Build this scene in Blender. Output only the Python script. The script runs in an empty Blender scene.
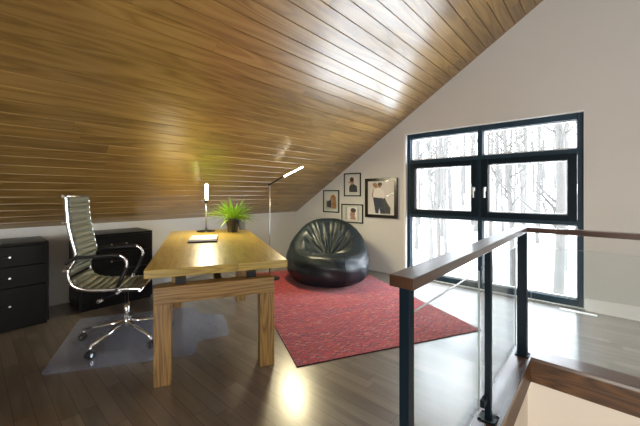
import bpy, bmesh, math, random
from mathutils import Vector, Matrix

C = bpy.context.scene.collection
scene = bpy.context.scene
PI = math.pi

# ------------------------------------------------------------------ camera
cam_d = bpy.data.cameras.new('camera')
cam = bpy.data.objects.new('camera', cam_d)
C.objects.link(cam)
cam.location = (0, 0, 1.35)
cam.rotation_euler = (math.radians(90), 0, math.radians(41.9))
cam_d.sensor_width = 36.0
cam_d.lens = 316 / 640 * 36
cam_d.shift_y = -20 / 640
cam_d.clip_start = 0.05
scene.camera = cam

# ------------------------------------------------------------------ world, light, exposure
world = bpy.data.worlds.new('overcast_winter_sky')
scene.world = world
world.use_nodes = True
wb = world.node_tree.nodes['Background']
wb.inputs['Color'].default_value = (0.84, 0.92, 1.0, 1)
wb.inputs['Strength'].default_value = 13.0

vs = scene.view_settings
vs.view_transform = 'Standard'
vs.look = 'None'
vs.exposure = 0.27
vs.gamma = 1.0
vs.use_curve_mapping = False


def area(name, loc, rot, sx, sy, power, col, spread=180):
    l = bpy.data.lights.new(name, 'AREA')
    l.shape = 'RECTANGLE'
    l.size, l.size_y = sx, sy
    l.energy = power
    l.color = col
    l.spread = math.radians(spread)
    o = bpy.data.objects.new(name, l)
    C.objects.link(o)
    o.location = loc
    o.rotation_euler = rot
    return o


# fill lamps added behind camera, at right and below; no windows are built there
area('rear_fill', (2.5, -3.85, 1.6), (math.radians(90), 0, math.radians(14)), 2.9, 2.3, 250, (1.0, 0.98, 0.96))
area('side_fill', (5.6, 0.6, 1.0), (math.radians(90), 0, math.radians(90)), 3.0, 1.4, 65, (1.0, 0.98, 0.95))
area('lower_floor_fill', (0.3, -1.0, -1.4), (math.radians(90), 0, 0), 1.1, 1.8, 36, (1.0, 0.93, 0.84))

# ------------------------------------------------------------------ helpers: properties


def tag(o, label=None, cat=None, group=None, kind=None):
    if label: o['label'] = label
    if cat: o['category'] = cat
    if group: o['group'] = group
    if kind: o['kind'] = kind
    return o


def empty(name, loc=(0, 0, 0), rz=0.0, **k):
    o = bpy.data.objects.new(name, None)
    C.objects.link(o)
    o.location = loc
    o.rotation_euler = (0, 0, rz)
    return tag(o, **k)


# ------------------------------------------------------------------ helpers: materials
class NT:
    def __init__(self, name):
        self.m = bpy.data.materials.new(name)
        self.m.use_nodes = True
        self.t = self.m.node_tree
        self.b = self.t.nodes['Principled BSDF']

    def n(self, typ, **kw):
        nd = self.t.nodes.new(typ)
        for k, v in kw.items():
            setattr(nd, k, v)
        return nd

    def put(self, sock, v):
        if isinstance(v, bpy.types.NodeSocket):
            self.t.links.new(v, sock)
        else:
            sock.default_value = v

    def math(self, op, a, b=0.0, c=0.0):
        nd = self.n('ShaderNodeMath', operation=op)
        self.put(nd.inputs[0], a); self.put(nd.inputs[1], b); self.put(nd.inputs[2], c)
        return nd.outputs[0]

    def mix(self, f, a, b, blend='MIX'):
        nd = self.n('ShaderNodeMix', data_type='RGBA', blend_type=blend)
        self.put(nd.inputs[0], f); self.put(nd.inputs[6], a); self.put(nd.inputs[7], b)
        return nd.outputs[2]

    def comb(self, x, y, z):
        nd = self.n('ShaderNodeCombineXYZ')
        self.put(nd.inputs[0], x); self.put(nd.inputs[1], y); self.put(nd.inputs[2], z)
        return nd.outputs[0]

    def noise(self, vec, scale, detail=3, rough=0.5, dist=0.0):
        nd = self.n('ShaderNodeTexNoise')
        if vec is not None: self.put(nd.inputs['Vector'], vec)
        nd.inputs['Scale'].default_value = scale
        nd.inputs['Detail'].default_value = detail
        nd.inputs['Roughness'].default_value = rough
        nd.inputs['Distortion'].default_value = dist
        return nd.outputs[0]

    def ramp(self, f, stops):
        nd = self.n('ShaderNodeValToRGB')
        el = nd.color_ramp.elements
        while len(el) < len(stops): el.new(0.5)
        for e, (p, c) in zip(el, stops):
            e.position = p
            e.color = c if len(c) == 4 else (*c, 1)
        self.put(nd.inputs[0], f)
        return nd.outputs[0]

    def bump(self, h, strength=0.3, dist=0.002):
        nd = self.n('ShaderNodeBump')
        nd.inputs['Strength'].default_value = strength
        nd.inputs['Distance'].default_value = dist
        self.put(nd.inputs['Height'], h)
        self.t.links.new(nd.outputs[0], self.b.inputs['Normal'])

    def set(self, **kw):
        names = dict(color='Base Color', rough='Roughness', metal='Metallic', coat='Coat Weight', coat_rough='Coat Roughness',
                     spec='Specular IOR Level', coat_ior='Coat IOR', sheen='Sheen Weight', emit='Emission Strength', emit_color='Emission Color', trans='Transmission Weight', ior='IOR', sss='Subsurface Weight')
        for k, v in kw.items():
            if isinstance(v, tuple) and len(v) == 3: v = (*v, 1)
            self.put(self.b.inputs[names[k]], v)
        return self.m


def plain(name, col, rough=0.5, metal=0.0, var=0.08, scale=20, bump=0.0, **kw):
    t = NT(name)
    tc = t.n('ShaderNodeTexCoord').outputs['Object']
    n = t.noise(tc, scale, 4)
    c = t.mix(n, tuple(x * (1 - var) for x in col) + (1,), tuple(min(1, x * (1 + var)) for x in col) + (1,))
    t.set(color=c, rough=rough, metal=metal, **kw)
    if bump: t.bump(t.noise(tc, scale * 4, 4), bump)
    return t.m


def wood(name, dark, mid, light, w=0.0, L=1.2, rough=0.4, coat=0.0, coat_rough=0.2, seam=0.0, seam_col=(0.01, 0.007, 0.004),
         coat_ior=1.5, tint=0.25, ring=9.0, bump=0.25, hue=None, stretch=1.0, spec=0.5, vsc=7.0, fsc=190.0):
    """grain runs along UV.x (metres); boards of width w are stacked along UV.y"""
    t = NT(name)
    sep = t.n('ShaderNodeSeparateXYZ')
    t.put(sep.inputs[0], t.n('ShaderNodeUVMap').outputs[0])
    u, v = sep.outputs[0], sep.outputs[1]
    if w:
        q = t.math('DIVIDE', v, w)
        bid = t.math('FLOOR', q)
        wn = t.n('ShaderNodeTexWhiteNoise', noise_dimensions='1D')
        t.put(wn.inputs['W'], bid)
        us = t.math('ADD', t.math('DIVIDE', u, L), t.math('MULTIPLY', wn.outputs[0], 7.3))
        jid = t.math('FLOOR', us)
        wn2 = t.n('ShaderNodeTexWhiteNoise', noise_dimensions='2D')
        t.put(wn2.inputs['Vector'], t.comb(bid, jid, 0.0))
        rnd = wn2.outputs[0]
    else:
        rnd = t.n('ShaderNodeObjectInfo').outputs['Random']
    off = t.math('MULTIPLY', rnd, 37.0)
    base = t.comb(t.math('ADD', t.math('MULTIPLY', u, 0.9 * stretch), off), t.math('ADD', t.math('MULTIPLY', v, vsc), off), off)
    big = t.noise(base, 1.0, 2, 0.4, 0.4)
    rings = t.math('FRACT', t.math('MULTIPLY', big, ring))
    rings = t.math('ABSOLUTE', t.math('SUBTRACT', t.math('MULTIPLY', rings, 2.0), 1.0))
    fine = t.noise(t.comb(t.math('MULTIPLY', u, 6.0), t.math('MULTIPLY', v, fsc), off), 1.0, 3, 0.6)
    g = t.math('ADD', t.math('MULTIPLY', rings, 0.6), t.math('MULTIPLY', fine, 0.4))
    col = t.ramp(g, [(0.12, dark), (0.5, mid), (0.9, light)])
    if hue:
        wn3 = t.n('ShaderNodeTexWhiteNoise', noise_dimensions='1D')
        t.put(wn3.inputs['W'], off)
        col = t.mix(t.math('MULTIPLY', wn3.outputs[0], hue[0]), col, (*hue[1], 1))
    k = t.math('ADD', t.math('MULTIPLY', rnd, 2 * tint), 1.0 - tint)
    col = t.mix(1.0, col, t.comb(k, k, k), 'MULTIPLY')
    h = g
    if seam and w:
        fr = t.math('FRACT', q)
        d = t.math('MULTIPLY', t.math('MINIMUM', fr, t.math('SUBTRACT', 1.0, fr)), w)
        fj = t.math('FRACT', us)
        dj = t.math('MULTIPLY', t.math('MINIMUM', fj, t.math('SUBTRACT', 1.0, fj)), L)
        dm = t.math('MINIMUM', d, dj)
        s = t.math('LESS_THAN', dm, seam)
        col = t.mix(s, col, (*seam_col, 1))
        h = t.math('SUBTRACT', t.math('MULTIPLY', g, 0.35), t.math('MULTIPLY', s, 1.5))
    t.set(color=col, rough=t.math('ADD', t.math('MULTIPLY', g, 0.12), rough - 0.06), coat=coat, coat_rough=coat_rough, spec=spec, coat_ior=coat_ior)
    t.bump(h, bump, 0.002)
    return t.m


def glass(name, tint=(1, 1, 1), f0=0.06, rough=0.0, haze=0.0, haze_col=(1, 1, 1)):
    """thin pane: clear with a mirror-like reflection that grows towards grazing angles"""
    m = bpy.data.materials.new(name)
    m.use_nodes = True
    t = m.node_tree
    for n in list(t.nodes): t.nodes.remove(n)
    out = t.nodes.new('ShaderNodeOutputMaterial')
    tr = t.nodes.new('ShaderNodeBsdfTransparent'); tr.inputs[0].default_value = (*tint, 1)
    gl = t.nodes.new('ShaderNodeBsdfGlossy'); gl.inputs['Roughness'].default_value = rough
    lw_ = t.nodes.new('ShaderNodeLayerWeight'); lw_.inputs[0].default_value = 0.5
    pw_ = t.nodes.new('ShaderNodeMath'); pw_.operation = 'POWER'; pw_.inputs[1].default_value = 5.0
    ma_ = t.nodes.new('ShaderNodeMath'); ma_.operation = 'MULTIPLY_ADD'; ma_.inputs[1].default_value = 0.7; ma_.inputs[2].default_value = f0
    t.links.new(lw_.outputs['Facing'], pw_.inputs[0]); t.links.new(pw_.outputs[0], ma_.inputs[0])
    mx = t.nodes.new('ShaderNodeMixShader')
    t.links.new(ma_.outputs[0], mx.inputs[0])
    t.links.new(tr.outputs[0], mx.inputs[1]); t.links.new(gl.outputs[0], mx.inputs[2])
    last = mx.outputs[0]
    if haze:
        df = t.nodes.new('ShaderNodeBsdfDiffuse'); df.inputs[0].default_value = (*haze_col, 1)
        m2 = t.nodes.new('ShaderNodeMixShader'); m2.inputs[0].default_value = haze
        t.links.new(last, m2.inputs[1]); t.links.new(df.outputs[0], m2.inputs[2])
        last = m2.outputs[0]
    t.links.new(last, out.inputs[0])
    return m


def emit(name, col, s):
    t = NT(name)
    return t.set(color=(0.9, 0.9, 0.85), emit_color=col, emit=s)


M = {}
M['wall'] = plain('painted_plaster', (0.675, 0.675, 0.655), 0.9, var=0.02, scale=3)
M['cream'] = plain('cream_plaster', (0.80, 0.74, 0.66), 0.9, var=0.02, scale=3)
M['white'] = plain('white_paint', (0.85, 0.85, 0.84), 0.45, var=0.02)
M['ceiling'] = wood('ceiling_boards', (0.205, 0.112, 0.025), (0.315, 0.182, 0.042), (0.400, 0.243, 0.068), w=0.134, L=3.6, rough=0.34, coat=1.0,
                    coat_rough=0.25, coat_ior=1.72, tint=0.18, ring=6, bump=0.35, seam=0.0006, hue=(0.3, (0.22, 0.12, 0.04)), stretch=0.8)
M['floor'] = wood('floor_boards', (0.100, 0.083, 0.067), (0.150, 0.127, 0.104), (0.195, 0.168, 0.140), w=0.092, L=0.85, rough=0.36, coat=1.0,
                  coat_rough=0.24, coat_ior=1.75, tint=0.22, ring=3, bump=0.03, seam=0.0012, fsc=45.0, hue=(0.5, (0.150, 0.115, 0.082)))
M['stair_oak'] = wood('stained_oak', (0.040, 0.017, 0.006), (0.095, 0.043, 0.015), (0.150, 0.072, 0.028), rough=0.45, spec=0.3, coat=0.0, tint=0.08, ring=10)
M['rail_oak'] = wood('handrail_oak', (0.034, 0.014, 0.007), (0.065, 0.028, 0.014), (0.092, 0.041, 0.021), rough=0.35, coat=0.7, tint=0.05, ring=7)
M['desk_oak'] = wood('desk_oak', (0.13, 0.062, 0.014), (0.29, 0.165, 0.045), (0.37, 0.225, 0.072), rough=0.40, coat=0.4, coat_rough=0.25, tint=0.06, ring=10, vsc=13)
M['desk_top'] = wood('desk_top_oak', (0.27, 0.170, 0.022), (0.41, 0.285, 0.048), (0.48, 0.345, 0.070), w=0.16, L=9, rough=0.36, coat=0.6, coat_rough=0.22, tint=0.08, ring=8, vsc=12)
M['steel_paint'] = plain('dark_blue_grey_metal', (0.0045, 0.013, 0.022), 0.45, spec=0.18)
M['window_paint'] = plain('slate_blue_window_frame', (0.018, 0.046, 0.072), 0.45, spec=0.3)
M['black_metal'] = plain('black_powder_coat', (0.008, 0.008, 0.009), 0.4, spec=0.3)
M['cabinet'] = plain('black_lacquer', (0.0035, 0.0035, 0.0038), 0.36, var=0.15, spec=0.2)
M['chrome'] = plain('polished_chrome', (0.82, 0.82, 0.82), 0.12, metal=1.0, var=0.02)
M['silver'] = plain('satin_aluminium', (0.55, 0.56, 0.58), 0.3, metal=1.0, var=0.03)
M['leather'] = plain('ribbed_grey_green_leather', (0.105, 0.116, 0.096), 0.36, var=0.1, scale=30, bump=0.05)
M['black_leather'] = plain('black_leather', (0.012, 0.012, 0.012), 0.35, bump=0.05)
M['rubber'] = plain('black_rubber', (0.015, 0.015, 0.015), 0.5)
M['pot'] = plain('glossy_black_glaze', (0.014, 0.015, 0.022), 0.15)
M['soil'] = plain('potting_soil', (0.03, 0.02, 0.012), 0.9, var=0.4, scale=90)
M['leaf'] = plain('spider_plant_green', (0.25, 0.44, 0.035), 0.42, var=0.45, scale=14)
M['paper'] = plain('white_lid', (0.86, 0.86, 0.84), 0.3, var=0.01)
M['grey_plastic'] = plain('grey_plastic', (0.16, 0.17, 0.17), 0.45)
M['frame_black'] = plain('black_picture_frame', (0.010, 0.009, 0.008), 0.25)
M['mat_board'] = plain('picture_mat', (0.60, 0.64, 0.60), 0.8, var=0.02)
M['photo_bg'] = plain('pale_photo_paper', (0.70, 0.68, 0.66), 0.5, var=0.06, scale=6)
M['ph_skin'] = plain('photo_skin', (0.42, 0.24, 0.17), 0.5)
M['ph_hair'] = plain('photo_dark_hair', (0.045, 0.025, 0.02), 0.5, var=0.3)
M['ph_blond'] = plain('photo_brown_hair', (0.36, 0.19, 0.06), 0.5, var=0.3)
M['ph_dark'] = plain('photo_dark_clothes', (0.045, 0.048, 0.06), 0.5, var=0.5, scale=60)
M['ph_jean'] = plain('photo_blue_jeans', (0.025, 0.035, 0.07), 0.5, var=0.4, scale=50)
M['ph_white'] = plain('photo_white_shirt', (0.82, 0.80, 0.78), 0.5)
M['ph_grey'] = plain('photo_grey_backdrop', (0.40, 0.42, 0.38), 0.5, var=0.1)
M['snow'] = plain('snow', (0.86, 0.88, 0.90), 0.8, var=0.03, scale=2)
M['bark'] = plain('frosted_grey_bark', (0.058, 0.053, 0.047), 0.9, var=0.25, scale=5)
M['bark_far'] = plain('pale_frosted_bark', (0.080, 0.074, 0.067), 0.9, var=0.2, scale=4)
M['pane'] = glass('window_glass', (1, 1, 1), 0.02)
M['rail_glass'] = glass('railing_glass', (0.96, 0.985, 0.985), 0.010, rough=0.13)
M['glass_edge'] = plain('polished_glass_edge', (0.50, 0.56, 0.56), 0.2)
M['lamp_glow'] = emit('warm_led', (1.0, 0.91, 0.66), 32.0)
M['lamp_glow_desk'] = emit('warm_led_desk', (1.0, 0.91, 0.64), 38.0)


# leather-look vinyl of the bean bag
def mk_vinyl():
    t = NT('black_vinyl')
    tc = t.n('ShaderNodeTexCoord').outputs['Object']
    n = t.noise(tc, 3.0, 4, 0.5, 0.6)
    c = t.mix(n, (0.006, 0.012, 0.016, 1), (0.012, 0.022, 0.030, 1))
    t.set(color=c, rough=0.40, spec=0.42, coat=0.06, coat_rough=0.25)
    t.bump(t.noise(tc, 6.0, 3, 0.5, 1.2), 0.5, 0.012)
    return t.m


M['vinyl'] = mk_vinyl()


def mk_rug():
    t = NT('woven_red_rug')
    sep = t.n('ShaderNodeSeparateXYZ')
    t.put(sep.inputs[0], t.n('ShaderNodeTexCoord').outputs['Object'])
    x, y = sep.outputs[0], sep.outputs[1]
    # weft rows run across the rug (y); rows change tone along x
    row = t.math('FLOOR', t.math('MULTIPLY', x, 50.0))
    wn = t.n('ShaderNodeTexWhiteNoise', noise_dimensions='1D'); t.put(wn.inputs['W'], row)
    wave = t.math('MULTIPLY', t.math('SINE', t.math('MULTIPLY', y, 70.0)), 0.011)
    seg = t.math('ADD', t.math('MULTIPLY', y, 22.0), t.math('MULTIPLY', wn.outputs[0], 9.0))
    xw = t.math('MULTIPLY', t.math('ADD', x, wave), 50.0)
    wn2 = t.n('ShaderNodeTexWhiteNoise', noise_dimensions='2D')
    t.put(wn2.inputs['Vector'], t.comb(t.math('FLOOR', xw), t.math('FLOOR', seg), 0.0))
    cell = t.ramp(wn2.outputs[0], [(0.0, (0.050, 0.012, 0.045)), (0.16, (0.30, 0.006, 0.022)), (0.42, (0.47, 0.012, 0.030)), (0.72, (0.55, 0.035, 0.045)),
                                   (0.88, (0.58, 0.16, 0.12)), (0.97, (0.60, 0.40, 0.28)), (1.0, (0.13, 0.10, 0.17))])
    band = t.noise(t.comb(t.math('MULTIPLY', x, 5.0), t.math('MULTIPLY', y, 0.5), 0.0), 1.0, 3, 0.6)
    bc = t.ramp(band, [(0.32, (0.20, 0.016, 0.080)), (0.46, (0.44, 0.008, 0.034)), (0.58, (0.52, 0.045, 0.022)), (0.70, (0.34, 0.012, 0.050))])
    col = t.mix(1.0, t.mix(0.42, cell, bc), (0.72, 0.56, 0.62, 1), 'MULTIPLY')
    # thin dark weft line between rows
    fr = t.math('FRACT', t.math('MULTIPLY', t.math('ADD', x, t.math('MULTIPLY', wave, 1.6)), 17.0))
    ln = t.math('LESS_THAN', fr, 0.22)
    brk = t.math('GREATER_THAN', t.noise(t.comb(t.math('MULTIPLY', x, 15.0), t.math('MULTIPLY', y, 12.0), 0.0), 1.0, 2), 0.47)
    col = t.mix(t.math('MULTIPLY', t.math('MULTIPLY', ln, brk), 0.92), col, (0.040, 0.012, 0.045, 1))
    t.set(color=col, rough=0.95, sheen=0.2)
    t.bump(wn2.outputs[0], 0.6, 0.004)
    return t.m


M['rug'] = mk_rug()
M['rug_back'] = plain('dark_rug_edge', (0.035, 0.008, 0.012), 0.9)


def mk_mat():
    m = glass('hazy_polycarbonate', (0.84, 0.88, 0.96), 0.06, rough=0.16, haze=0.17, haze_col=(0.72, 0.77, 0.92))
    return m


M['chairmat'] = mk_mat()


# ------------------------------------------------------------------ helpers: geometry
class MB:
    """collects shapes in one bmesh; UVs are in metres with x along the grain"""

    def __init__(self):
        self.bm = bmesh.new()
        self.uv = self.bm.loops.layers.uv.new('UVMap')
        self.mats = []

    def mi(self, m):
        if m is None: return 0
        if m not in self.mats: self.mats.append(m)
        return self.mats.index(m)

    def _uv(self, faces, inv, g):
        for f in faces:
            n = f.normal if f.normal.length > 0 else Vector((0, 0, 1))
            nl = (inv @ f.normal) if inv else f.normal
            ax = [0, 1, 2]
            k = max(ax, key=lambda i: abs(nl[i]))
            rest = [i for i in ax if i != k]
            if g in rest:
                a = g; b = [i for i in rest if i != g][0]
            else:
                a, b = rest
            for lp in f.loops:
                p = self._loc[lp.vert]
                lp[self.uv].uv = (p[a], p[b] + 0.37 * k)

    def box(self, lo, hi, mat=None, mtx=None, grain=None, world_uv=False):
        lo, hi = Vector(lo), Vector(hi)
        size = hi - lo
        if grain is None: grain = max(range(3), key=lambda i: size[i])
        vs = []
        self._loc = {}
        for dz in (0, 1):
            for dx, dy in ((0, 0), (1, 0), (1, 1), (0, 1)):
                p = Vector((lo.x + dx * size.x, lo.y + dy * size.y, lo.z + dz * size.z))
                v = self.bm.verts.new(mtx @ p if mtx else p)
                self._loc[v] = p
                vs.append(v)
        idx = [(3, 2, 1, 0), (4, 5, 6, 7), (0, 1, 5, 4), (1, 2, 6, 5), (2, 3, 7, 6), (3, 0, 4, 7)]
        fs = []
        for q in idx:
            f = self.bm.faces.new([vs[i] for i in q])
            f.material_index = self.mi(mat)
            f.normal_update()
            fs.append(f)
        inv = mtx.to_3x3().inverted() if mtx else None
        self._uv(fs, inv, grain)
        return fs

    def poly(self, pts, mat=None):
        vs = [self.bm.verts.new(p) for p in pts]
        f = self.bm.faces.new(vs)
        f.material_index = self.mi(mat)
        for lp, p in zip(f.loops, pts): lp[self.uv].uv = (p[0], p[1])
        return f

    def prism(self, pts, z0, z1, mat=None):
        """vertical prism over a 2-D outline"""
        n = len(pts)
        a = [self.bm.verts.new((p[0], p[1], z0)) for p in pts]
        b = [self.bm.verts.new((p[0], p[1], z1)) for p in pts]
        fs = [self.bm.faces.new(b), self.bm.faces.new(a[::-1])]
        for i in range(n):
            fs.append(self.bm.faces.new((a[i], a[(i + 1) % n], b[(i + 1) % n], b[i])))
        for f in fs:
            f.material_index = self.mi(mat)
            for lp in f.loops: lp[self.uv].uv = (lp.vert.co.x, lp.vert.co.y)

    def lathe(self, prof, seg=24, mat=None, mtx=None, close=False):
        rings = []
        for r, z in prof:
            ring = []
            for i in range(seg):
                a = 2 * PI * i / seg
                p = Vector((r * math.cos(a), r * math.sin(a), z))
                ring.append(self.bm.verts.new(mtx @ p if mtx else p))
            rings.append(ring)
        for a, b in zip(rings, rings[1:]):
            for i in range(seg):
                f = self.bm.faces.new((a[i], a[(i + 1) % seg], b[(i + 1) % seg], b[i]))
                f.smooth = True
                f.material_index = self.mi(mat)
        for ring, rev in ((rings[0], True), (rings[-1], False)):
            f = self.bm.faces.new(ring[::-1] if rev else ring)
            f.material_index = self.mi(mat)

    def tube(self, pts, r, seg=10, mat=None, rr=None, flat=None):
        """round tube along points (rr: a radius per point; flat: (half width, half height) for a flat bar)"""
        pts = [Vector(p) for p in pts]
        rings = []
        up = None
        for i, p in enumerate(pts):
            if i == 0: d = pts[1] - p
            elif i == len(pts) - 1: d = p - pts[i - 1]
            else: d = (pts[i + 1] - p).normalized() + (p - pts[i - 1]).normalized()
            d.normalize()
            if up is None:
                up = Vector((0, 0, 1)) if abs(d.z) < 0.9 else Vector((0, 1, 0))
            sd = d.cross(up)
            if sd.length < 1e-4: sd = d.orthogonal()
            sd.normalize()
            up = sd.cross(d).normalized()
            q = rr[i] if rr else r
            ring = []
            for k in range(seg):
                a = 2 * PI * k / seg
                if flat: o = sd * (flat[0] * math.cos(a)) + up * (flat[1] * math.sin(a))
                else: o = sd * (q * math.cos(a)) + up * (q * math.sin(a))
                ring.append(self.bm.verts.new(p + o))
            rings.append(ring)
        for a, b in zip(rings, rings[1:]):
            for i in range(seg):
                f = self.bm.faces.new((a[i], a[(i + 1) % seg], b[(i + 1) % seg], b[i]))
                f.smooth = True
                f.material_index = self.mi(mat)
        f = self.bm.faces.new(rings[0][::-1]); f.material_index = self.mi(mat)
        f = self.bm.faces.new(rings[-1]); f.material_index = self.mi(mat)

    def grid(self, fn, nu, nv, mat=None, closed_u=False, smooth=True):
        vs = [[self.bm.verts.new(fn(i / (nu if closed_u else nu - 1), j / (nv - 1))) for i in range(nu)] for j in range(nv)]
        for j in range(nv - 1):
            for i in range(nu if closed_u else nu - 1):
                k = (i + 1) % nu
                f = self.bm.faces.new((vs[j][i], vs[j][k], vs[j + 1][k], vs[j + 1][i]))
                f.smooth = smooth
                f.material_index = self.mi(mat)
        return vs

    def build(self, name, mat=None, parent=None, bevel=0.0, loc=None, rz=None, recalc=True, **k):
        if recalc: bmesh.ops.recalc_face_normals(self.bm, faces=self.bm.faces)
        me = bpy.data.meshes.new(name)
        self.bm.to_mesh(me)
        self.bm.free()
        if mat is not None and not self.mats: me.materials.append(mat)
        for m in self.mats: me.materials.append(m)
        o = bpy.data.objects.new(name, me)
        C.objects.link(o)
        if parent: o.parent = parent
        if loc: o.location = loc
        if rz is not None: o.rotation_euler = (0, 0, rz)
        if bevel:
            b = o.modifiers.new('bevel', 'BEVEL')
            b.width = bevel; b.segments = 2; b.limit_method = 'ANGLE'; b.angle_limit = math.radians(50)
        return tag(o, **k)


def box(name, lo, hi, mat, parent=None, bevel=0.0, grain=None, **k):
    m = MB()
    m.box(lo, hi, grain=grain)
    return m.build(name, mat, parent, bevel, **k)


def spline(pts, n=8):
    """Catmull-Rom through the points"""
    P = [Vector(p) for p in pts]
    P = [P[0] * 2 - P[1]] + P + [P[-1] * 2 - P[-2]]
    out = []
    for i in range(1, len(P) - 2):
        for k in range(n):
            t = k / n
            a, b, c, d = P[i - 1], P[i], P[i + 1], P[i + 2]
            out.append(0.5 * ((2 * b) + (c - a) * t + (2 * a - 5 * b + 4 * c - d) * t * t + (3 * b - a - 3 * c + d) * t ** 3))
    out.append(P[-2])
    return out


# ------------------------------------------------------------------ the setting
XK, YG = -4.925, 4.73        # knee wall plane, gable wall plane
ZK = 0.951                   # top of the knee wall
SL = 0.633                   # ceiling slope
XR, ZR = 0.55, ZK + (0.55 + 4.925) * SL
XE = 2 * XR - XK
OX0, OX1, OY0, OY1 = -0.44, 1.0, -1.3, 3.085   # stair opening
S = dict(kind='structure')

fl = MB()
for lo, hi in (((XK, -4, -0.02), (OX0 - .16, YG, 0)), ((OX0 - .16, OY1 + .18, -0.02), (OX1, YG, 0)),
               ((OX1, -4, -0.02), (XE, YG, 0)), ((OX0 - .16, -4, -0.02), (OX1, OY0, 0))):
    fl.box(lo, hi, grain=0)
fl.build('floor', M['floor'], **S)
# oak border and fascia round the stair opening
tr = MB()
tr.box((OX0 - .16, OY0, -0.025), (OX0, OY1, 0.004), grain=1)
tr.box((OX0 - .16, OY1, -0.025), (OX1, OY1 + .18, 0.004), grain=0)
tr.build('trim_1', M['rail_oak'], bevel=0.002, **S)
tr = MB()
tr.box((OX0 - .16, OY0, -0.20), (OX0 - .004, OY1 + .004, -0.0255), grain=1)
tr.box((OX0 - .004, OY1 + .004, -0.20), (OX1, OY1 + .16, -0.0255), grain=0)
tr.build('trim_2', M['stair_oak'], **S)
lw = MB()
lw.box((OX0 - .20, OY0, -2.75), (OX0 - .03, OY1 + .03, -0.2005))
lw.build('wall_stair_left', M['cream'], **S)
box('wall_stair_far', (OX0 - .03, OY1 + .03, -2.75), (OX1 + .12, OY1 + .15, -0.2005), M['cream'], **S)
box('wall_stair_right', (OX1, OY0, -2.75), (OX1 + .12, OY1 + .03, -0.025), M['cream'], **S)
box('wall_stair_near', (OX0 - .03, OY0 - .12, -2.75), (OX1, OY0, -0.025), M['cream'], **S)
box('floor_below', (OX0 - .2, OY0 - .12, -2.8), (OX1 + .12, OY1 + .15, -2.75), M['floor'], **S)

# window measures on the gable plane
WX0, WX1, WZ0, WZ1 = -2.415, -0.165, 0.012, 2.305


def zc(x):
    return ZK + (x - XK) * SL if x < XR else ZR - (x - XR) * SL


wm = MB()
T = 0.26


def wpoly(pts):
    n = len(pts)
    a = [wm.bm.verts.new((x, YG, z)) for x, z in pts]
    b = [wm.bm.verts.new((x, YG + T, z)) for x, z in pts]
    wm.bm.faces.new(a); wm.bm.faces.new(b[::-1])
    for i in range(n): wm.bm.faces.new((a[i], b[i], b[(i + 1) % n], a[(i + 1) % n]))


wpoly([(XK - .2, -0.02), (WX0, -0.02), (WX0, zc(WX0) + .05), (XK - .2, zc(XK) + .0)])
wpoly([(WX0, WZ1), (WX1, WZ1), (WX1, zc(WX1) + .05), (WX0, zc(WX0) + .05)])
wpoly([(WX0, -0.2), (WX1, -0.2), (WX1, WZ0), (WX0, WZ0)])
wpoly([(WX1, -0.02), (XE, -0.02), (XE, zc(XE) + .05), (XR, ZR + .05), (WX1, zc(WX1) + .05)])
wm.build('wall_gable', M['wall'], **S)
box('wall_knee', (XK - .12, -4, -0.02), (XK, YG, ZK + .02), M['wall'], **S)
box('wall_right', (XE, -4, -0.02), (XE + .12, YG, ZK + .02), M['wall'], **S)
rw = MB()
a = [(XK - .1, -.02), (XE + .1, -.02), (XE + .1, ZK), (XR, ZR + .1), (XK - .1, ZK)]
rw.poly([(x, -4.0, z) for x, z in a]); rw.poly([(x, -4.1, z) for x, z in a[::-1]])
rw.build('wall_rear', M['wall'], **S)

# ceiling boards: grooved slope, boards run towards the gable
def slope(name, sgn):
    m = MB()
    L = math.hypot(1, SL)
    w = 0.134
    total = (XR - XK) * L
    n = int(total / w) + 1
    c, s = 1 / L, SL / L
    g, dp = 0.0055, 0.009
    uv = m.uv
    y0, y1 = -4.05, YG

    def P(d, off):
        # off: distance up, away from the room
        x = XK + d * c - off * s
        z = ZK + d * s + off * c
        if sgn < 0: x = 2 * XR - x
        return x, z
    for i in range(n):
        a, b = i * w, min((i + 1) * w, total)
        prof = [(a, dp), (a + g, 0), (b - g, 0), (b, dp)]
        for (d0, o0), (d1, o1) in zip(prof, prof[1:]):
            x0, z0 = P(d0, o0); x1, z1 = P(d1, o1)
            vs = [m.bm.verts.new(p) for p in ((x0, y0, z0), (x1, y0, z1), (x1, y1, z1), (x0, y1, z0))]
            f = m.bm.faces.new(vs)
            for lp, (uu, vv) in zip(f.loops, ((y0, d0), (y0, d1), (y1, d1), (y1, d0))):
                lp[uv].uv = (uu, min(max(vv, a + .0008), b - .0008) + 0.0)
    # back of the boards
    x0, z0 = P(-.2, .05); x1, z1 = P(total, .05)
    m.bm.faces.new([m.bm.verts.new(p) for p in ((x0, y0, z0), (x1, y0, z1), (x1, y1 + T, z1), (x0, y1 + T, z0))])
    return m.build(name, M['ceiling'], recalc=False, **S)


slope('ceiling', 1)
slope('ceiling', -1)

# baseboards
box('baseboard_gable_right', (WX1 + .012, YG - .014, 0), (XE, YG, 0.150), M['white'], bevel=0.003, **S)
box('baseboard_gable_left', (XK + .014, YG - .014, 0), (WX0 - .03, YG, 0.125), M['wall'], bevel=0.003, **S)
box('baseboard_knee', (XK, -4, 0), (XK + .014, YG - .014, 0.125), M['wall'], bevel=0.003, **S)

# ------------------------------------------------------------------ window
win = empty('window_1', ((WX0 + WX1) / 2, YG, 0), label='large dark slate framed window divided into six panes', **S)
wc = (WX0 + WX1) / 2


def wbox(m, x0, x1, z0, z1, y0, y1):
    m.box((x0 - wc, y0, z0), (x1 - wc, y1, z1))


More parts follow.
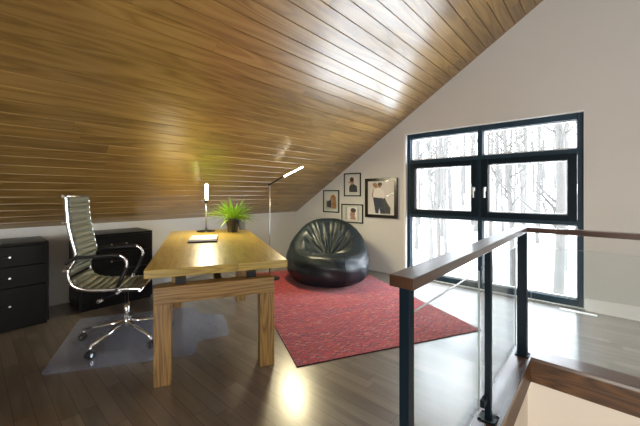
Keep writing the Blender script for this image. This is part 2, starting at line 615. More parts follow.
fr = MB()
FY0, FY1 = 0.055, 0.135
wbox(fr, WX0 + .034, WX0 + .088, WZ0, WZ1 - .012, FY0, FY1)
wbox(fr, WX1 - .062, WX1 - .004, WZ0, WZ1 - .012, FY0, FY1)
wbox(fr, WX0 + .088, WX1 - .062, WZ1 - .085, WZ1 - .012, FY0, FY1)
wbox(fr, WX0 + .088, WX1 - .062, WZ0, 0.088, FY0, FY1)
wbox(fr, -1.318, -1.258, 0.088, 0.965, FY0, FY1)      # lower mullion
wbox(fr, -1.318, -1.258, 1.875, WZ1 - .085, FY0, FY1)  # upper mullion
wbox(fr, -1.318, -1.258, 1.03, 1.80, FY0, FY1)
wbox(fr, WX0 + .088, WX1 - .062, 1.80, 1.875, FY0, FY1)  # upper transom
wbox(fr, WX0 + .088, WX1 - .062, 0.965, 1.03, FY0, FY1)  # lower transom
fr.build('frame', M['window_paint'], win, bevel=0.004)
rv = MB()
wbox(rv, WX0, WX0 + .034, WZ0, WZ1, 0, 0.14)
wbox(rv, WX1 - .004, WX1, WZ0, WZ1, 0, 0.14)
wbox(rv, WX0, WX1, WZ1 - .012, WZ1, 0, 0.14)
rv.build('reveal', M['white'], win)
for x0, x1, z0, z1 in ((WX0 + .088, -1.318, .088, .965), (-1.258, WX1 - .062, .088, .965), (WX0 + .088, -1.318, 1.875, WZ1 - .085), (-1.258, WX1 - .062, 1.875, WZ1 - .085)):
    st = MB()
    for q in ((x0, x0 + .022, z0, z1), (x1 - .014, x1, z0, z1), (x0, x1, z1 - .014, z1), (x0, x1, z0, z0 + .018)):
        wbox(st, *q, .10, .132)
    st.build('glazing_bead', M['white'], win)
    g = MB(); wbox(g, x0, x1, z0, z1, .112, .118); g.build('pane', M['pane'], win)
for x0, x1, hx in ((WX0 + .095, -1.312, -1.354), (-1.264, WX1 - .068, -1.213)):
    sa = MB()
    z0, z1 = 1.012, 1.818
    w = .085
    for q in ((x0, x0 + w, z0, z1), (x1 - w, x1, z0, z1), (x0 + w, x1 - w, z1 - w * .9, z1), (x0 + w, x1 - w, z0, z0 + w * .9)):
        wbox(sa, *q, .022, .100)
    s_ = sa.build('sash', M['steel_paint'], win, bevel=0.006)
    st = MB()
    x0 += w; x1 -= w; z0 += w * .9; z1 -= w * .9
    for q in ((x0, x0 + .020, z0, z1), (x1 - .008, x1, z0, z1), (x0, x1, z1 - .010, z1), (x0, x1, z0, z0 + .012)):
        wbox(st, *q, .062, .096)
    st.build('glazing_bead', M['white'], s_)
    g = MB(); wbox(g, x0, x1, z0, z1, .076, .082); g.build('pane', M['pane'], s_)
    h = MB()
    wbox(h, hx - .014, hx + .014, 1.375, 1.435, .004, .0218)
    wbox(h, hx - .011, hx + .011, 1.285, 1.425, -.030, -.012)
    wbox(h, hx - .011, hx + .011, 1.395, 1.425, -.012, .004)
    h.build('handle', M['silver'], s_, bevel=0.004)
# white rod of the casement opener seen behind the left sash glass is part of the window
box('sill', (WX0 + .034 - wc, 0.0, 0.0), (WX1 - .004 - wc, 0.055, 0.0118), M['white'], win)

# ------------------------------------------------------------------ outside: snowy slope and bare trees
def ground_z(x, y):
    return -2.6 + max(0.0, y - 6.5) * 0.155 + 0.15 * math.sin(x * .5 + y * .3)


g = MB()
g.grid(lambda u, v: Vector((-70 + u * 110, 5.5 + v * 75, ground_z(-70 + u * 110, 5.5 + v * 75))), 40, 40)
tag(g.build('snow_ground', M['snow']), kind='structure')

random.seed(4)


def tree_mesh(seed, h, r, branches, mat, lean=0.4, fork=False):
    rnd = random.Random(seed)
    m = MB()
    lx, ly = rnd.uniform(-lean, lean), rnd.uniform(-lean, lean)
    def trunk(t): return Vector((lx * t * t * 2 + .08 * math.sin(t * 6 + seed), ly * t + .06 * math.cos(t * 5 + seed), t * h))
    n = 9
    m.tube([trunk(i / n) for i in range(n + 1)], 0, 8, mat, rr=[r * (1.35 if i == 0 else 1) * (1 - .8 * i / n) for i in range(n + 1)])
    for b in range(branches):
        t = rnd.uniform(.22, .95)
        p = trunk(t)
        a = rnd.uniform(0, 2 * PI)
        ln = h * rnd.uniform(.07, .15) * (1.15 - t)
        up = rnd.uniform(.7, 1.6)
        d = Vector((math.cos(a), math.sin(a), up)).normalized()
        q1 = p + d * ln * .5 + Vector((0, 0, -.03 * ln))
        q2 = p + d * ln + Vector((rnd.uniform(-.1, .1), 0, .12)) * ln
        rb = r * (1 - .8 * t) * .45
        m.tube([p, q1, q2], 0, 5, mat, rr=[rb, rb * .7, rb * .25])
        for k in range(3):
            s = rnd.uniform(.3, .9)
            pp = p.lerp(q2, s)
            a2 = a + rnd.uniform(-1.2, 1.2)
            d2 = Vector((math.cos(a2), math.sin(a2), rnd.uniform(.5, 1.5))).normalized()
            m.tube([pp, pp + d2 * ln * rnd.uniform(.25, .5)], 0, 4, mat, rr=[rb * .4, rb * .12])
    return m


protos = []
for i in range(5):
    o = tree_mesh(10 + i, random.uniform(10, 13), random.uniform(.06, .11), 26, M['bark_far']).build('bare_tree')
    protos.append(o)
used = [False] * 5
spots = []
for k in range(4000):
    y = random.uniform(12, 46)
    # the view fan through the window seen from the room
    ang = random.uniform(-.68, .06)
    x = y * ang + random.uniform(-.6, .6) - 0.3
    if all((x - a) ** 2 + (y - b) ** 2 > (.95 + y * .021) ** 2 for a, b in spots): spots.append((x, y))
    if len(spots) > 280: break
for k, (x, y) in enumerate(spots):
    i = k % 5
    if used[i]:
        o = protos[i].copy(); C.objects.link(o)
    else:
        o = protos[i]; used[i] = True
    o.location = (x, y, ground_z(x, y) - .1)
    o.rotation_euler = (0, 0, random.uniform(0, 6.28))
    s = random.uniform(.8, 1.25)
    o.scale = (s, s, s)
    tag(o, 'slender bare tree of the snowy wood beyond the window', 'tree', 'slender bare trees of the snowy wood')
# the thicker trunks nearest the window
for k, (px, y, r, lean, lab) in enumerate((
        (-0.088, 9.4, .13, .05, 'thick pale trunk seen low in the right-hand bottom pane, right of the corner post'),
        (-0.193, 10.2, .085, .45, 'leaning grey trunk seen just left of the railing corner post'),
        (-0.243, 11.0, .05, .2, 'thin grey trunk seen just right of the window mullion'),
        (-0.386, 10.4, .08, .2, 'nearest grey trunk seen in the left-hand panes of the window'))):
    o = tree_mesh(50 + k, 11, r, 20, M['bark'], lean).build('bare_tree')
    o.location = (px * y, y, ground_z(px * y, y) - .1)
    tag(o, lab, 'tree')

# ------------------------------------------------------------------ floor vent by the window
vt = empty('floor_vent', (-0.216, 4.608, 0), 0.0, label='narrow white linear floor vent below the right end of the window', cat='vent')
box('vent_frame', (-0.165, -.028, 0), (0.165, .028, .006), M['white'], vt, bevel=.002)
v = MB()
for i in range(15): v.box((-.155 + i * .0208, -.018, .006), (-.155 + i * .0208 + .009, .018, .0085))
v.build('louvre', M['white'], vt)

# ------------------------------------------------------------------ railing
RX = -0.505
rl = empty('stair_railing', (RX, 2.0, 0), label='stair railing with oak handrail, dark steel posts and clear glass panels', cat='railing')
def R_(p): return (p[0] - RX, p[1] - 2.0, p[2])
def rbox(name, lo, hi, mat, parent=None, bevel=0.0, grain=None, **k):
    return box(name, R_(lo), R_(hi), mat, parent or rl, bevel, grain, **k)
rbox('handrail', (-0.55, 0.97, 1.03), (-0.46, 3.125, 1.07), M['rail_oak'], bevel=.003, grain=1)
rbox('handrail', (-0.4595, 3.035, 1.03), (1.9, 3.125, 1.07), M['rail_oak'], bevel=.003, grain=0)
for x, y, w in ((RX, 1.01, .019), (-0.512, 2.075, .017), (-0.503, 3.085, .034), (1.30, 3.085, .020)):
    p = rbox('post', (x - w, y - w, .012), (x + w, y + w, 1.03), M['steel_paint'], bevel=.002)
    rbox('base_plate', (x - .048, y - .048, .0045), (x + .048, y + .048, .012), M['steel_paint'], p, bevel=.001)
    bo = MB()
    for sx in (-1, 1):
        for sy in (-1, 1):
            bo.lathe([(.006, .012), (.006, .017)], 6, mtx=Matrix.Translation(R_((x + sx * .039, y + sy * .039, 0))))
    bo.build('bolt', M['black_metal'], p)
GX = -0.541
for lo, hi in (((GX - .005, 1.06, .09), (GX + .005, 1.99, .895)), ((GX - .005, 2.05, .09), (GX + .005, 3.02, .905)),
               ((-0.44, 3.072, .09), (1.26, 3.082, .915))):
    gp = MB()
    along = 1 if hi[1] - lo[1] > .5 else 0
    gp.box(R_(lo), R_(hi))
    g_ = gp.build('glass_panel', M['rail_glass'], rl)
    e = MB()
    # polished edge that reads as a thin line
    e.box(R_((lo[0], lo[1], hi[2])), R_((hi[0], hi[1], hi[2] + .0015)))
    if along: e.box(R_((lo[0], hi[1], lo[2])), R_((hi[0], hi[1] + .0015, hi[2])))
    else: e.box(R_((lo[0] - .0015, lo[1], lo[2])), R_((lo[0], hi[1], hi[2])))
    e.build('edge', M['glass_edge'], g_)
for y in (2.012,):
    for z in (.125,):
        rbox('clamp', (-.5358, y - .022, z - .022), (-.512, y + .050, z + .022), M['steel_paint'], bevel=.003)

# ------------------------------------------------------------------ rug
ra = math.radians(152.4)
rug = empty('area_rug', (-1.765, 1.70, 0), ra, label='large woven red rug with thin multicolour stripes under the bean bag', cat='rug')
m = MB()
RL, RW = 2.98, 1.88
nx, ny = 60, 40
def rugz(x, y):
    lift = 0.0
    return .009 + .0015 * math.sin(x * 5) * math.sin(y * 4) + lift
m.grid(lambda u, v: Vector((u * RL, -v * RW, rugz(u * RL, v * RW))), nx, ny)
m.build('pile', M['rug'], rug)
m = MB()
m.box((0, -RW, 0.0005), (RL, 0, .0068))
m.build('backing', M['rug_back'], rug)

# ------------------------------------------------------------------ desk
da = math.radians(153.0)
dk = empty('desk', (0, 0, 0), da, label='long light oak desk with thick top floating over square frame legs', cat='desk')
# local x = u (away from the camera), local -y = v (towards the right)
U0, UL, V0, VW, TZ = 2.535, 2.49, -.360, 1.050, .80
m = MB()
m.box((U0, -(V0 + VW), TZ - .062), (U0 + UL, -V0, TZ), grain=0)
top = m.build('desktop', M['desk_top'], dk, bevel=.003)
LW, LT, BZ = .112, .115, .690
def legframe(u0, v0, v1):
    b = MB(); b.box((u0, -v1, BZ - .118), (u0 + LT, -v0, BZ), grain=1)
    b.build('crossbeam', M['desk_oak'], dk, bevel=.003)
    for q in (v0, v1 - LW):
        l = MB(); l.box((u0, -(q + LW), 0), (u0 + LT, -q, BZ - .1185), grain=2)
        l.build('leg', M['desk_oak'], dk, bevel=.003)
VL0, VL1 = -.288, .56
legframe(2.45, VL0, VL1)
legframe(4.06, VL0, VL1)
for u in (2.50, 4.08):
    for v_ in (VL0 + .17, VL1 - .17):
        b = MB(); b.box((u, -(v_ + .035), BZ), (u + .05, -(v_ - .035), TZ - .0625))
        b.build('support_block', M['black_metal'], dk)
b = MB()
b.box((2.545, -.18, .60), (4.10, -.13, .66)); b.build('stretcher', M['black_metal'], dk)

# ------------------------------------------------------------------ things on the desk
def on_desk(px, py, z=TZ): return (px, py, z)


lp = empty('laptop', (-3.475, 1.84, TZ), math.radians(58), label='closed white laptop on a dark base lying on the desk', cat='laptop')
box('base', (-.155, -.20, 0), (.155, .20, .014), M['black_metal'], lp, bevel=.004)
ld = box('lid', (-.150, -.195, .0142), (.150, .195, .036), M['paper'], lp, bevel=.006)
e = MB(); e.lathe([(.018, .0362), (.018, .0366)], 20); e.build('emblem', M['mat_board'], ld, label='faint grey round emblem')


def lamp(name, base, zt, elbow, led0, led1, glow, label, base_r, power):
    """slim pole lamp with a tilting LED bar"""
    t = empty(name, base, 0, label=label, cat='lamp')
    B = Vector(base)
    m = MB(); m.lathe([(base_r, 0), (base_r, .010), (base_r - .004, .014), (.018, .016), (.016, .05), (.009, .055)], 32)
    m.build('base', M['black_metal'], t)
    m = MB(); m.lathe([(.0085, .05), (.0085, zt - B.z)], 12)
    m.build('pole', M['silver'], t)
    e0, a, b = Vector(elbow) - B, Vector(led0) - B, Vector(led1) - B
    d = (b - a).normalized()
    m = MB(); m.tube([e0 - d * .02, a], .011, 8)
    m.lathe([(.016, -.018), (.016, .018)], 12, mtx=Matrix.Translation(e0) @ Matrix.Rotation(PI / 2, 4, 'X'))
    m.build('arm', M['black_metal'], t)
    sd = d.cross(Vector((0, 0, 1))).normalized(); up = sd.cross(d)
    m = MB(); m.tube([a, b + d * .012], .02, 8, flat=(.019, .008))
    hd = m.build('lamp_head', M['silver'], t)
    m = MB(); o = -up * .0085
    m.tube([a + d * .01 + o, b - d * .005 + o], .017, 8, flat=(.016, .006))
    m.build('led_strip', glow, hd, label='glowing warm LED strip')
    l = bpy.data.lights.new('led_light', 'AREA'); l.shape = 'RECTANGLE'
    l.size, l.size_y = (b - a).length * .95, .028
    l.energy = power; l.color = (1.0, 0.86, 0.52)
    lo = bpy.data.objects.new('led_light', l); C.objects.link(lo); lo.parent = hd
    rot = Matrix((d, up.cross(d).normalized(), up)).transposed()
    lo.matrix_local = Matrix.Translation((a + b) / 2 - up * .017) @ rot.to_4x4()
    return t


# desk lamp and floor lamp
lamp('desk_lamp', (-4.23, 2.275, TZ), 1.22, (-4.23, 2.275, 1.22), (-4.17, 2.25, 1.26), (-3.80, 2.05, 1.47), M['lamp_glow_desk'],
     'slim silver desk lamp with a glowing LED head beside the plant', .125, 12)
lamp('floor_lamp', (-3.90, 3.165, 0.0), 1.482, (-3.90, 3.165, 1.482), (-3.613, 3.205, 1.608), (-3.262, 3.258, 1.737), M['lamp_glow'],
     'slim silver floor lamp with a tilted glowing LED bar behind the desk', .16, 20)

# potted plant
pp = empty('potted_plant', (-3.90, 2.50, TZ), 0, label='spider plant with arching bright green leaves in a glossy black pot', cat='plant')
m = MB(); m.lathe([(.052, 0), (.058, .004), (.086, .165), (.090, .178), (.086, .180), (.080, .170), (.078, .150)], 32)
m.build('pot', M['pot'], pp)
m = MB(); m.lathe([(.079, .146), (.078, .152), (.04, .156)], 24); m.build('soil', M['soil'], pp)
m = MB()
rnd = random.Random(7)
for k in range(110):
    a = rnd.uniform(0, 2 * PI)
    ln = rnd.uniform(.20, .37)
    el = rnd.uniform(.45, 1.45)
    droop = rnd.uniform(.35, 1.0) * (1.7 - el)
    w = rnd.uniform(.008, .013)
    base = Vector((math.cos(a) * .02, math.sin(a) * .02, .15))
    n = 8
    pts = []
    for i in range(n + 1):
        s = i / n
        r = ln * s * math.cos(el) + ln * .25 * s * s
        z = ln * s * math.sin(el) * 1.05 - droop * ln * s * s * .62
        pts.append(base + Vector((math.cos(a) * r, math.sin(a) * r, z)))
    sd = Vector((-math.sin(a), math.cos(a), 0))
    rows = []
    for i, p in enumerate(pts):
        ww = w * (1 - (i / n) ** 3) * (0.7 + .6 * min(1, i / 3)) + .0006
        rows.append([m.bm.verts.new(p - sd * ww + Vector((0, 0, ww * .5))), m.bm.verts.new(p), m.bm.verts.new(p + sd * ww + Vector((0, 0, ww * .5)))])
    for r0, r1 in zip(rows, rows[1:]):
        for j in range(2):
            f = m.bm.faces.new((r0[j], r0[j + 1], r1[j + 1], r1[j])); f.smooth = True
m.build('foliage', M['leaf'], pp, recalc=False)
pp.scale = (1.15, 1.15, 1.06)

sp = empty('desk_speaker', (-4.06, 2.77, TZ), math.radians(-38), label='small upright grey speaker behind the plant pot', cat='speaker')
box('cabinet', (-.048, -.045, 0), (.048, .045, .185), M['grey_plastic'], sp, bevel=.008)
for z, r in ((.055, .034), (.130, .026)):
    m = MB(); m.lathe([(r, 0), (r, .004), (r * .8, .006), (r * .3, .001)], 24, mtx=Matrix.Translation((0, -.0452, z)) @ Matrix.Rotation(PI / 2, 4, 'X'))
    m.build('cone', M['rubber'], sp)

# ------------------------------------------------------------------ filing cabinets
def cabinet(name, y0, y1, xf, h, label, hx):
    t = empty(name, ((XK + .03 + xf) / 2, (y0 + y1) / 2, 0), 0, label=label, cat='cabinet', group=None)
    cx, cy = t.location.x, t.location.y
    hw, hd = (y1 - y0) / 2, xf - cx
    m = MB()
    m.box((-hd, -hw, .03), (hd - .022, hw, h - .022))
    m.box((-hd, -hw + .01, 0), (hd - .03, hw - .01, .03))
    m.build('body', M['cabinet'], t, bevel=.002)
    box('top_panel', (-hd, -hw, h - .0215), (hd, hw, h), M['cabinet'], t, bevel=.003)
    # side stiles that frame the drawer fronts
    for s in (-1, 1):
        box('side_panel', (hd - .0215, s * hw - (.020 if s > 0 else 0), .03), (hd, s * hw + (0 if s > 0 else .020), h - .022), M['cabinet'], t, bevel=.002)
    z = h - .026
    for k, dh in enumerate((.195, .200, .398)):
        d = box('drawer', (hd - .0215, -hw + .0215, z - dh), (hd - .002, hw - .0215, z), M['cabinet'], t, bevel=.003)
        zh = z - dh * (.50 if k < 2 else .42)
        b = MB()
        b.tube([(hd + .026, -.075, zh), (hd + .026, .075, zh)], .006, 8)
        bar = b.build('handle', M['black_metal'], d)
        e = MB()
        for s in (-1, 1):
            e.tube([(hd - .002, s * .078, zh), (hd + .034, s * .078, zh)], .010, 10)
        e.build('handle_end', M['chrome'], bar, label='chrome end of the drawer handle')
        z -= dh + .006
    return t


cabinet('filing_cabinet', -.18, .565, -4.30, .85, 'black three-drawer filing cabinet at the left edge, standing nearest the camera', 0)
cabinet('filing_cabinet', .83, 1.60, -4.36, .865, 'black three-drawer filing cabinet behind the office chair and desk', 0)

# ------------------------------------------------------------------ chair mat
m = MB()
pts = [(-3.10, .355), (-4.18, .80), (-3.60, 1.80), (-3.37, 1.72), (-3.15, 1.90), (-2.64, 1.66), (-2.76, 1.42), (-2.54, 1.26)]
def rounded(pts, r=.05, n=5):
    out = []
    N = len(pts)
    for i in range(N):
        p0, p, p1 = Vector(pts[i - 1]), Vector(pts[i]), Vector(pts[(i + 1) % N])
        a = p + (p0 - p).normalized() * r
        b = p + (p1 - p).normalized() * r
        for k in range(n + 1):
            t = k / n
            out.append(tuple((1 - t) ** 2 * a + 2 * t * (1 - t) * p + t * t * b))
    return out
m.prism(rounded(pts), .0005, .0035)
m.build('chair_mat', M['chairmat'], bevel=0, label='translucent bluish plastic chair mat with a lip under the office chair', cat='mat')

# ------------------------------------------------------------------ office chair
ca = math.radians(58)
CM = .0036
ch = empty('office_chair', (-3.30, 0.987, CM), ca, label='high-back ribbed grey-green leather office chair on a chrome five-star base', cat='chair')
# five-star base
for k in range(5):
    ang = math.radians(-60 - 58 + 72 * k)
    d = Vector((math.cos(ang), math.sin(ang), 0))
    m = MB()
    m.tube([d * .025 + Vector((0, 0, .155)), d * .18 + Vector((0, 0, .125)), d * .370 + Vector((0, 0, .092))], 0, 10, rr=[.019, .016, .012])
    leg = m.build('base_leg', M['chrome'], ch)
    c_ = MB()
    p = d * .370
    c_.tube([p + Vector((0, 0, .096)), p + Vector((0, 0, .045))], .008, 8)
    cs = c_.build('caster_stem', M['chrome'], leg)
    sd = Vector((-d.y, d.x, 0))
    q = p + d * .01
    for s in (-1, 1):
        w = MB()
        w.lathe([(.012, -.009), (.028, -.009), (.030, 0), (.028, .009), (.012, .009)], 16,
                mtx=Matrix.Translation(q + sd * s * .016 + Vector((0, 0, .030))) @ Matrix.Rotation(ang + PI, 4, 'Z') @ Matrix.Rotation(PI / 2, 4, 'X'))
        w.build('caster_wheel', M['rubber'], leg)
        hb = MB()
        hb.lathe([(.013, -.0015), (.013, .0015)], 12, mtx=Matrix.Translation(q + sd * s * .0268 + Vector((0, 0, .030))) @ Matrix.Rotation(ang + PI, 4, 'Z') @ Matrix.Rotation(PI / 2, 4, 'X'))
        hb.build('caster_hub', M['chrome'], leg)
m = MB(); m.lathe([(.024, .105), (.030, .115), (.030, .175), (.026, .18)], 20); m.build('base_hub', M['chrome'], ch)
m = MB(); m.lathe([(.024, .178), (.024, .33), (.014, .332), (.014, .44)], 20); m.build('gas_column', M['chrome'], ch)
m = MB(); m.box((-.10, -.07, .440), (.10, .07, .478)); mech = m.build('tilt_mechanism', M['black_metal'], ch, bevel=.008)
m = MB(); m.tube([(-.02, -.07, .455), (-.13, -.22, .435)], .006, 8)
lv = m.build('tilt_lever', M['black_metal'], mech)
m = MB(); m.tube([(-.125, -.212, .436), (-.148, -.252, .430)], .016, 12); m.build('lever_knob', M['silver'], mech)

# the side rails: one continuous bent bar each side
prof = [(.175, .500), (.09, .508), (-.03, .512), (-.15, .514), (-.255, .528), (-.335, .565), (-.372, .630), (-.370, .705), (-.325, .800), (-.345, .93), (-.372, 1.06), (-.386, 1.20), (-.393, 1.325)]
railc = spline([(x, 0, z) for x, z in prof], 6)
HW = .215
for s in (-1, 1):
    m = MB()
    m.tube([p + Vector((0, s * HW, 0)) for p in railc], 0, 10, flat=(.006, .0125))
    m.build('side_rail', M['chrome'], ch)
# cross bars of the frame (bolts show on the outside)
for (x, z) in ((-.397, 1.318), (-.398, 1.10), (-.392, .700), (.170, .496), (.0, .488)):
    m = MB(); m.tube([(x - .004, -HW - .022, z), (x - .004, HW + .022, z)], .011, 12)
    m.build('cross_bar', M['chrome'], ch)
# the sling of leather: ribbed pads following the rail
total = [0]
for a, b in zip(railc, railc[1:]): total.append(total[-1] + (b - a).length)
def at(s):
    s = min(max(s, 0), total[-1] - 1e-6)
    for i in range(len(total) - 1):
        if total[i + 1] >= s:
            t = (s - total[i]) / (total[i + 1] - total[i])
            p = railc[i].lerp(railc[i + 1], t)
            d = (railc[i + 1] - railc[i]).normalized()
            return p, d
def pad(s0, s1, nr, name, k=1.0):
    m = MB()
    W = HW - .012
    N = nr * 8
    def fn(side):
        def f(u, v):
            s = s0 + (s1 - s0) * v
            p, d = at(s)
            nrm = Vector((-d.z, 0, d.x))      # towards the sitter
            nrm = -nrm if nrm.dot(Vector((.45, 0, .9))) < 0 and name == 'seat' else nrm
            if name == 'backrest' and nrm.x < 0: nrm = -nrm
            ph = (v * nr) % 1.0
            bulge = (abs(math.sin(PI * ph)) ** .5) * .017
            sag = .012 * math.cos((u - .5) * PI)
            y = (u * 2 - 1) * W
            if side > 0: return Vector((p.x, y, p.z)) + nrm * (.002 + bulge - sag)
            return Vector((p.x, y, p.z)) - nrm * (.008 + sag + bulge * .4)
        return f
    m.grid(fn(1), 9, N + 1)
    m.grid(fn(-1), 9, N + 1)
    # close the rim
    bmesh.ops.remove_doubles(m.bm, verts=m.bm.verts, dist=1e-5)
    be = [e for e in m.bm.edges if e.is_boundary]
    bmesh.ops.bridge_loops(m.bm, edges=be)
    o = m.build(name, M['leather'], ch)
    return o
# arc length of the low point that divides seat and back
sdiv = total[8 * 0 + 6 * 6]
pad(.012, sdiv - .01, 10, 'seat')
pad(sdiv + .01, total[-1] - .006, 13, 'backrest')
# arms: black pads and chrome loops
for s in (-1, 1):
    y = s * (HW + .045)
    arm = spline([(-.372, s * (HW + .01), .710), (-.365, y, .765), (-.30, y, .808), (-.16, y, .812), (-.03, y, .818), (.035, y, .802), (.070, y, .750), (.062, y, .69), (.025, y, .60), (-.02, s * (HW + .012), .512)], 6)
    m = MB(); m.tube(arm, 0, 10, flat=(.012, .009)); ar = m.build('armrest', M['chrome'], ch)
    m = MB(); m.tube(arm[6:29], 0, 12, flat=(.024, .0145)); m.build('arm_pad', M['black_leather'], ar)
    m = MB(); m.tube(arm[40:53], 0, 12, flat=(.016, .013)); m.build('arm_sleeve', M['black_leather'], ar)

# ------------------------------------------------------------------ bean bag
bb = empty('bean_bag_chair', (-3.20, 3.765, .012), math.radians(-49), label='large black vinyl bean bag chair with a folded seat hollow on the red rug', cat='bean bag')
# local +x faces the camera
m = MB()
NTH, NR = 144, 44
def lerp(a, b, t): return a + (b - a) * t
def smooth(t): t = max(0, min(1, t)); return t * t * (3 - 2 * t)
def bag(u, v):
    th = u * 2 * PI
    f = (1 + math.cos(th)) / 2           # 1 at the front
    zr = lerp(.915, .455, smooth(min(1, f * 1.12)) ** .75)         # rim height
    rr = lerp(.40, .48, f)
    Rmax = .645 + .016 * math.sin(3 * th + 1) + .008 * math.sin(7 * th)
    zb = lerp(.27, .235, f)
    cx, cy = math.cos(th), math.sin(th)
    if v < .12:      # underside
        t = v / .12
        r = lerp(.05, .46, t); z = .0
    elif v < .62:    # bulging side up to the rim
        t = (v - .12) / .50
        a = t * PI
        if t < .42:
            q = t / .42
            r = lerp(.46, Rmax, math.sin(q * PI / 2)); z = zb * (1 - math.cos(q * PI / 2))
        else:
            q = (t - .42) / .58
            r = rr + (Rmax - rr) * (math.cos(q * PI / 2) ** .8 if q < 1 else 0); z = zb + (zr - zb) * math.sin(q * PI / 2) ** .95
        # soft creases low on the sides
        w = math.sin(PI * t)
        z += 0
        r += w * .006 * math.sin(11 * th + 9 * t) + w * .007 * math.sin(26 * t + 2.2 * math.sin(2 * th))
    else:            # rim over into the hollow
        t = (v - .62) / .38
        # hollow centre sits towards the front
        c = Vector((.17, 0.0))
        q = smooth(t)
        rp = Vector((cx * rr, cy * rr))
        p = rp.lerp(c, t ** .9)
        lip = math.sin(min(1, t * 5) * PI) * .018 if t < .2 else 0
        z = lerp(zr, .385, 1 - (1 - t) ** 1.6 if f < .5 else q) + lip
        fold = math.sin(th * 9 + 2.2 * math.sin(th * 3 + .7) + t * 1.5)
        fold2 = math.sin(th * 16 + 3 * math.sin(th * 2))
        amp = math.sin(PI * min(1, t * 1.05)) ** .8
        z += amp * (.040 * (1 - abs(fold)) ** 1.4 * 1.3 + .010 * fold2) * (1.15 - .6 * f)
        off = Vector((-cy, cx)) * amp * .012 * math.sin(th * 9 + 4 * t)
        return Vector((p.x + off.x, p.y + off.y, z))
    return Vector((cx * r, cy * r, z))
vs_ = m.grid(bag, NTH, NR + 1, closed_u=True)
m.bm.faces.new(vs_[0][::-1])
bmesh.ops.remove_doubles(m.bm, verts=m.bm.verts, dist=1e-4)
o = m.build('shell', M['vinyl'], bb)
ss = o.modifiers.new('soften', 'SUBSURF'); ss.levels = 1; ss.render_levels = 1
# seam piping round the widest part, following the same surface
def on_bag(th, t): 
    return bag(th / (2 * PI), .12 + .5 * t)
for th in (0.35, 2.1, 4.4):
    m = MB(); m.tube([on_bag(th, .1 + .85 * i / 20) * 1.0 for i in range(21)], .0045, 6)
    m.build('seam', M['vinyl'], bb)

# ------------------------------------------------------------------ pictures on the gable wall
def ell(cx, cz, rx, rz, n=20, rot=0.0):
    return [(cx + rx * math.cos(2 * PI * i / n) * math.cos(rot) - rz * math.sin(2 * PI * i / n) * math.sin(rot),
             cz + rx * math.cos(2 * PI * i / n) * math.sin(rot) + rz * math.sin(2 * PI * i / n) * math.cos(rot)) for i in range(n)]


def picture(x0, x1, z0, z1, fw, dep, inset, bgm, shapes, label, matm='mat_board', rx=None):
    cx, cz = (x0 + x1) / 2, (z0 + z1) / 2
    W, H = (x1 - x0) / 2, (z1 - z0) / 2
    t = empty('picture_frame', (cx, YG, cz), 0, label=label, cat='picture')
    m = MB()
    for a, b in (((-W, -H), (-W + fw, H)), ((W - fw, -H), (W, H)), ((-W + fw, H - fw), (W - fw, H)), ((-W + fw, -H), (W - fw, -H + fw))):
        m.box((a[0], -dep, a[1]), (b[0], -.001, b[1]))
    m.build('frame', M['frame_black'], t, bevel=.003)
    box('mat_board', (-W + fw, -dep * .5, -H + fw), (W - fw, -.003, H - fw), M[matm], t)
    pw, ph = (W - fw) - inset[0], (H - fw) - inset[1]
    m = MB()
    y = -dep * .5 - .001
    m.box((-pw, y, -ph), (pw, y + .0009, ph), M[bgm])
    for k, (mn, pts) in enumerate(shapes):
        yy = y - .0004 * (k + 1)
        cl = [(max(-1, min(1, a)), max(-1, min(1, b))) for a, b in pts]
        m.poly([(a * pw, yy, b * ph) for a, b in cl], M[mn])
    m.build('photo_print', None, t, recalc=False)
    g_ = MB(); g_.box((-W + fw, -dep * .5 - .0085, -H + fw), (W - fw, -dep * .5 - .0065, H - fw)); g_.build('glazing', M['pane'], t)


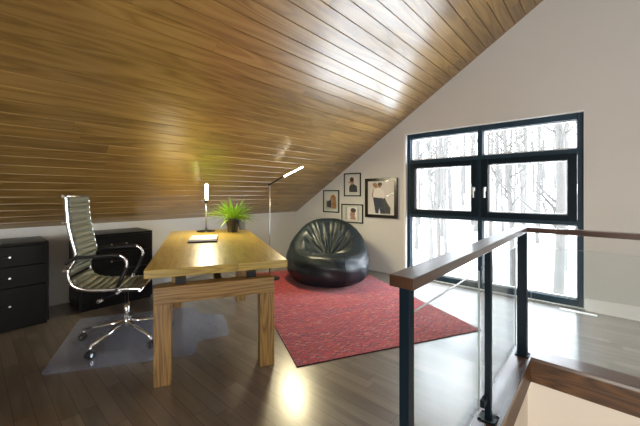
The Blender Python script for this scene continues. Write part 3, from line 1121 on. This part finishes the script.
# shapes in units of the print, (-1..1)
picture(-4.145, -3.743, .972, 1.405, .020, .022, (.048, .052), 'ph_grey', [
    ('photo_bg', [(-1, .1), (1, .1), (1, 1), (-1, 1)]),
    ('ph_blond', ell(.40, .30, .52, .62)), ('ph_skin', ell(.12, .12, .34, .40)),
    ('ph_dark', [(-.8, -.05), (-.1, .2), (.1, -.3), (.0, -.9), (-.8, -.7)]), ('ph_blond', [(.2, -.2), (1, -.1), (1, -.95), (.2, -.95)]),
], 'small black-framed photo of a crouching person, lowest left beside the sloping ceiling')
picture(-3.627, -3.247, 1.288, 1.716, .020, .022, (.048, .050), 'photo_bg', [
    ('ph_dark', [(-.55, -.95), (-.6, -.35), (-.3, .05), (.25, .1), (.85, -.2), (.95, -.95)]),
    ('ph_skin', ell(-.02, .38, .32, .38)), ('ph_hair', ell(-.08, .66, .38, .30)), ('ph_skin', [(-.75, .30), (-.35, .55), (-.3, .35), (-.65, .1)]),
], 'small black-framed portrait of a dark-haired person, topmost of the three small pictures')
picture(-3.685, -3.198, .800, 1.146, .020, .022, (.070, .036), 'ph_white', [
    ('ph_grey', [(-1, -1), (-.72, -1), (-.72, 1), (-1, 1)]), ('ph_grey', [(.78, -1), (1, -1), (1, 1), (.78, 1)]),
    ('ph_skin', ell(.08, -.05, .36, .62, rot=-.2)), ('ph_hair', ell(.18, .52, .40, .34, rot=-.3)), ('ph_skin', [(-.35, -.9), (.0, -.2), (.4, -.4), (.6, -.95)]),
], 'small landscape black-framed photo of a resting face, just above the bean bag')
picture(-3.140, -2.516, .927, 1.603, .052, .045, (.004, .004), 'photo_bg', [
    ('ph_dark', [(.00, -.92), (.05, -.1), (.30, .02), (.45, -.25), (.72, -.6), (.70, -.95)]),
    ('ph_jean', [(-.62, .05), (-.1, .08), (.12, .0), (.32, -.95), (-.02, -.95), (-.12, -.6), (-.20, -.95), (-.42, -.92)]),
    ('ph_white', [(-.70, .05), (-.66, .45), (-.45, .62), (.0, .60), (.22, .40), (.24, .02), (-.1, .0)]),
    ('ph_skin', [(-.72, .1), (-.62, .5), (-.52, .62), (-.58, .3), (-.62, .02)]),
    ('ph_skin', ell(-.38, .72, .15, .14)), ('ph_blond', ell(-.46, .80, .17, .13)),
    ('ph_skin', ell(-.10, .74, .14, .14)), ('ph_hair', ell(-.06, .84, .17, .11)),
], 'large black-framed photo of two people in white shirts and jeans, next to the window', rx=None)
